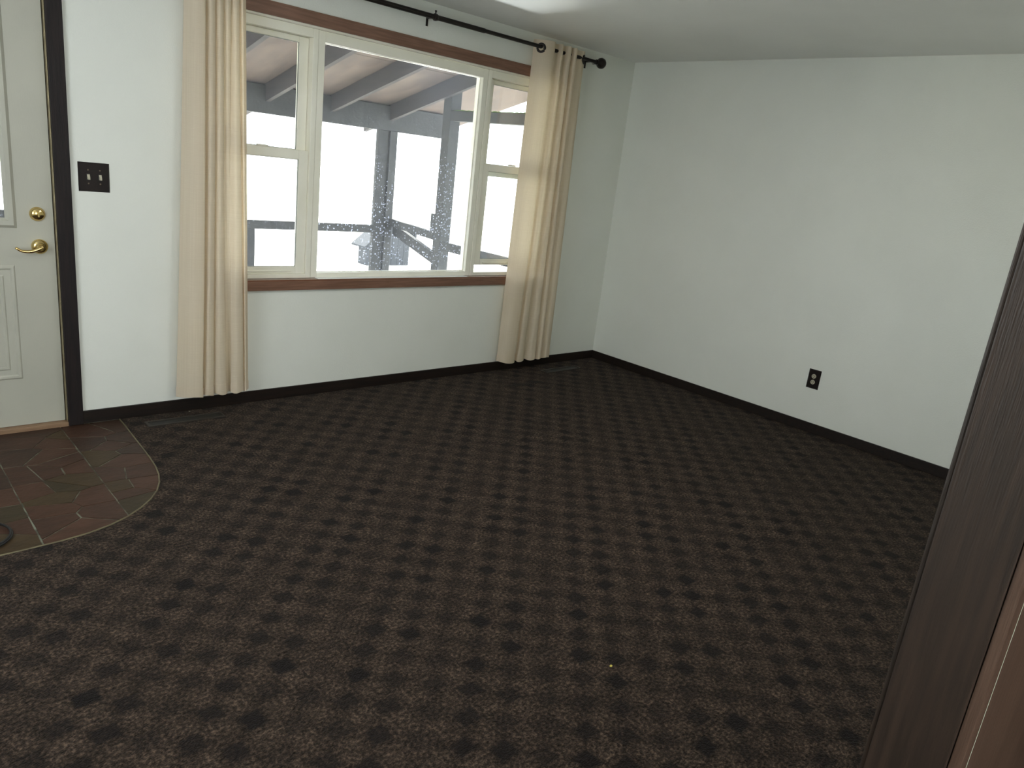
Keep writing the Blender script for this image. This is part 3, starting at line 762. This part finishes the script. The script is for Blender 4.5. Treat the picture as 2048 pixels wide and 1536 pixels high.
# ------------------------------------------------------------------ floor registers, cable, crumbs
def register(label, x0, x1, y0, y1):
    t = thing('floor_register', label, 'floor vent', ((x0 + x1) / 2, (y0 + y1) / 2, 0.0), 'floor registers under the window')
    mb = MB(); b_ = 0.012
    mb.box(x0, x1, y0, y0 + b_, 0.0004, 0.0055, 0.0015).box(x0, x1, y1 - b_, y1, 0.0004, 0.0055, 0.0015)
    mb.box(x0, x0 + b_, y0 + b_, y1 - b_, 0.0004, 0.0055, 0.0015).box(x1 - b_, x1, y0 + b_, y1 - b_, 0.0004, 0.0055, 0.0015)
    mb.build('rim', M['register'], t)
    box('duct', M['slot'], x0 + b_, x1 - b_, y0 + b_, y1 - b_, 0.0003, 0.0012, t)
    n = 22
    proto = None
    for i in range(1, n):
        xx = x0 + b_ + (x1 - x0 - 2 * b_) * i / n
        if proto is None:
            proto = box('louvre', M['slot'], xx - 0.0015, xx + 0.0015, y0 + b_, y1 - b_, 0.0013, 0.0040, t)
            base_x = xx
        else:
            c = proto.copy(); COL.objects.link(c); c.parent = t; c.location.x = proto.location.x + (xx - base_x)
register('brown floor register in the carpet under the left curtain', -3.55, -3.165, -0.185, -0.108)
register('brown floor register in the carpet near the room corner', -0.755, -0.37, -0.222, -0.145)

pts = []
cxx, cyy, rr_ = -4.385, -1.01, 0.117
for i in range(70):
    a_ = 2 * math.pi * i / 32
    r_ = rr_ - 0.004 * (i / 32)
    pts.append((cxx + r_ * math.cos(a_ - 2.2), cyy + r_ * math.sin(a_ - 2.2) * 0.98, 0.0045 + 0.0042 * (i / 32)))
cb = MB().tube(pts, 0.0042, seg=8).build('cable', M['cable'], smooth=True)
cb['label'] = 'black cable coiled on the flagstone entry floor'; cb['category'] = 'cable'
for nm, lb, m, x, y, s_ in (('crumb', 'yellow crumb lying on the carpet in the foreground', M['ycrumb'], -3.004, -2.746, 0.006), ('crumb', 'tiny white crumb on the carpet, by the left curtain', M['crumb'], -3.30, -0.035, 0.004)):
    mb = MB()
    g = bmesh.ops.create_icosphere(mb.bm, subdivisions=1, radius=1.0)
    for v in g['verts']: v.co = Vector((x + v.co.x * s_ * rs.uniform(0.7, 1.5), y + v.co.y * s_ * rs.uniform(0.6, 1.0), 0.0003 + (v.co.z + 1) * s_ * 0.35))
    o = mb.build(nm, m); o['label'] = lb; o['category'] = 'crumb'; o['group'] = 'crumbs on the carpet'

# ------------------------------------------------------------------ outside: porch, yard
ground = box('ground', M['ground'], -60, 80, 0.14, 120, -1.0, -0.90, kind='structure'); ground['label'] = 'bright pale yard beyond the porch'

PY = 2.30                                      # house side of the front posts
porch = thing('porch', 'weathered wooden porch with a sloping rafter roof outside the window', 'porch', (-2.0, 1.2, -0.15))
SL = 0.26
def roofz(y, z0): return z0 + SL * (PY - y)    # height on the slope
ZR = 1.735                                     # rafter underside at the front posts
YE = 2.75                                      # eave
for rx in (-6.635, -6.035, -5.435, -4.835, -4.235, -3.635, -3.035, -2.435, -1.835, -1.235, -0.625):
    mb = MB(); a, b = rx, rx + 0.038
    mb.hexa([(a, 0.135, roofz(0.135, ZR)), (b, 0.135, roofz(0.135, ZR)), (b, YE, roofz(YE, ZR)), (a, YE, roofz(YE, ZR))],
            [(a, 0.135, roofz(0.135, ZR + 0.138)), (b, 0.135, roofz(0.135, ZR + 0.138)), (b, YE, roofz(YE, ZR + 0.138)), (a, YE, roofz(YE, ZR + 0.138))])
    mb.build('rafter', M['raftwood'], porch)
# plywood sheets on the rafters, 1.2 m wide, joints over the rafters and one joint across
def sheet(x0, x1, y0, y1):
    mb = MB(); t0, t1 = ZR + 0.140, ZR + 0.158
    mb.hexa([(x0, y0, roofz(y0, t0)), (x1, y0, roofz(y0, t0)), (x1, y1, roofz(y1, t0)), (x0, y1, roofz(y1, t0))],
            [(x0, y0, roofz(y0, t1)), (x1, y0, roofz(y0, t1)), (x1, y1, roofz(y1, t1)), (x0, y1, roofz(y1, t1))])
    mb.build('roof_sheet', M['ply'], porch)
xs_ = [-7.2, -6.016, -4.816, -3.616, -2.416, -1.216, -0.606, 0.43]
for a, b in zip(xs_, xs_[1:]):
    sheet(a + 0.002, b - 0.002, 0.135, 1.362); sheet(a + 0.002, b - 0.002, 1.368, YE)
mb = MB()
mb.hexa([(-7.2, 0.135, roofz(0.135, ZR + 0.160)), (0.46, 0.135, roofz(0.135, ZR + 0.160)), (0.46, YE + 0.03, roofz(YE + 0.03, ZR + 0.160)), (-7.2, YE + 0.03, roofz(YE + 0.03, ZR + 0.160))],
        [(-7.2, 0.135, roofz(0.135, ZR + 0.175)), (0.46, 0.135, roofz(0.135, ZR + 0.175)), (0.46, YE + 0.03, roofz(YE + 0.03, ZR + 0.175)), (-7.2, YE + 0.03, roofz(YE + 0.03, ZR + 0.175))])
mb.build('roofing', M['shedroof'], porch)
# beams
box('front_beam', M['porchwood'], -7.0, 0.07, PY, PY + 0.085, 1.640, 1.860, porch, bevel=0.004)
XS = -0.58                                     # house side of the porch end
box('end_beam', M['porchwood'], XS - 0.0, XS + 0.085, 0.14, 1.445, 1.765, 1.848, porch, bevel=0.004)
mb = MB()
rm = random.Random(9)
for i in range(60):
    yy = 0.15 + 1.28 * i / 60
    g = bmesh.ops.create_icosphere(mb.bm, subdivisions=1, radius=1.0)
    hx = rm.uniform(0.010, 0.022)
    for v in g['verts']: v.co = Vector((XS + 0.03 + v.co.x * 0.03, yy + v.co.y * 0.016, 1.848 + v.co.z * hx * 0.6))
mb.build('moss', M['moss'], porch, kind='stuff')
# posts: corner post of two boards, end post, far posts out of sight to the left
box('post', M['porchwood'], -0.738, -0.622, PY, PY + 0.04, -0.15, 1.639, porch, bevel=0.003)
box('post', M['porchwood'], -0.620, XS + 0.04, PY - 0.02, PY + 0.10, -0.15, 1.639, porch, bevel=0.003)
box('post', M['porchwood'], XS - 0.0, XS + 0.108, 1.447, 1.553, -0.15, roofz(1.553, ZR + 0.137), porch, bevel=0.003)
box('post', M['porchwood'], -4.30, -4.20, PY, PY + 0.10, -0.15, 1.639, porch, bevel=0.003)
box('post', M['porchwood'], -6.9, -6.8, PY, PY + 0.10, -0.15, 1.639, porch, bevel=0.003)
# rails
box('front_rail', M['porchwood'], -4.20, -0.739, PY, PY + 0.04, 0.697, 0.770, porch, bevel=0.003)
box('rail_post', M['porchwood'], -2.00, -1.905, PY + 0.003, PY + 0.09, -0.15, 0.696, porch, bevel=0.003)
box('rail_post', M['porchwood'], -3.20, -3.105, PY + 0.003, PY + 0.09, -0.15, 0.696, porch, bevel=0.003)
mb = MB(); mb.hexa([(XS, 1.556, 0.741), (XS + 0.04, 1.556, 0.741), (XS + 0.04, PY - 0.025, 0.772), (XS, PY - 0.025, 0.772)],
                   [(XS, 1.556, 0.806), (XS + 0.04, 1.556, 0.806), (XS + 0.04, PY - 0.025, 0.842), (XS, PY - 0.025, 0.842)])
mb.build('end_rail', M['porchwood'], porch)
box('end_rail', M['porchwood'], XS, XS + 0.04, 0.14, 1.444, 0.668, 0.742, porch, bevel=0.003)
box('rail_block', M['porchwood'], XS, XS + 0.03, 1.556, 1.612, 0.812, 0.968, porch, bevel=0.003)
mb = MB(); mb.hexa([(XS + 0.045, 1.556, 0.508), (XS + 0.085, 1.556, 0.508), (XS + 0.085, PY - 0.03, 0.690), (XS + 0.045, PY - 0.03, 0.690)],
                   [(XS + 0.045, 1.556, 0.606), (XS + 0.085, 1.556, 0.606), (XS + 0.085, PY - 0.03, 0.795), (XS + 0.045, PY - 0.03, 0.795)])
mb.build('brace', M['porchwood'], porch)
# deck
proto = None
for i in range(15):
    y0_ = 0.15 + i * 0.155
    if proto is None: proto = box('deck_board', M['deck'], -7.0, XS + 0.1, y0_, y0_ + 0.148, -0.19, -0.152, porch)
    else:
        c = proto.copy(); COL.objects.link(c); c.parent = porch; c.location.y = proto.location.y + i * 0.155
mb = MB(); mb.box(-7.0, XS + 0.1, 0.15, 0.19, -0.9, -0.191).box(-7.0, XS + 0.1, 2.42, 2.46, -0.9, -0.191)
mb.build('skirt', M['porchwood'], porch)

# small gabled wooden house out in the yard
dh = thing('dog_house', 'small grey wooden dog house with a gable roof in the yard', 'dog house', (4.43, 10.1, -0.9))
gx0, gx1, gy0, gy1, ze, za = 3.90, 4.98, 9.75, 10.10, -0.42, 0.02
gm = (gx0 + gx1) / 2
n = 7
for i in range(n):
    xa = gx0 + (gx1 - gx0) * i / n + 0.004; xb = gx0 + (gx1 - gx0) * (i + 1) / n - 0.004
    def top_at(x): return ze + (za - ze) * (1 - abs(x - gm) / (gm - gx0)) - 0.012
    for yy in (gy0, gy1 - 0.02):
        mb = MB(); mb.hexa([(xa, yy, -0.8995), (xb, yy, -0.8995), (xb, yy + 0.02, -0.8995), (xa, yy + 0.02, -0.8995)],
                           [(xa, yy, top_at(xa)), (xb, yy, top_at(xb)), (xb, yy + 0.02, top_at(xb)), (xa, yy + 0.02, top_at(xa))])
        mb.build('plank', M['shedwood'], dh)
box('side_wall', M['shedwood'], gx0, gx0 + 0.02, gy0 + 0.021, gy1 - 0.021, -0.8995, ze - 0.02, dh)
box('side_wall', M['shedwood'], gx1 - 0.02, gx1, gy0 + 0.021, gy1 - 0.021, -0.8995, ze - 0.02, dh)
for xe, zz in ((gm - 0.66, ze - 0.10), (gm + 0.64, -0.20)):
    mb = MB(); A_ = [(gm, gy0 - 0.1, za), (xe, gy0 - 0.1, zz), (xe, gy1 + 0.1, zz), (gm, gy1 + 0.1, za)]
    mb.hexa(A_, [(x, y, z + 0.035) for x, y, z in A_])
    mb.build('roof_side', M['shedroof'], dh)
box('fascia', M['shedroof'], gm + 0.60, gm + 0.64, gy0 - 0.1, gy1 + 0.1, -0.36, -0.195, dh)

# linear guard: keep every datablock's transforms evaluated
bpy.context.view_layer.update()
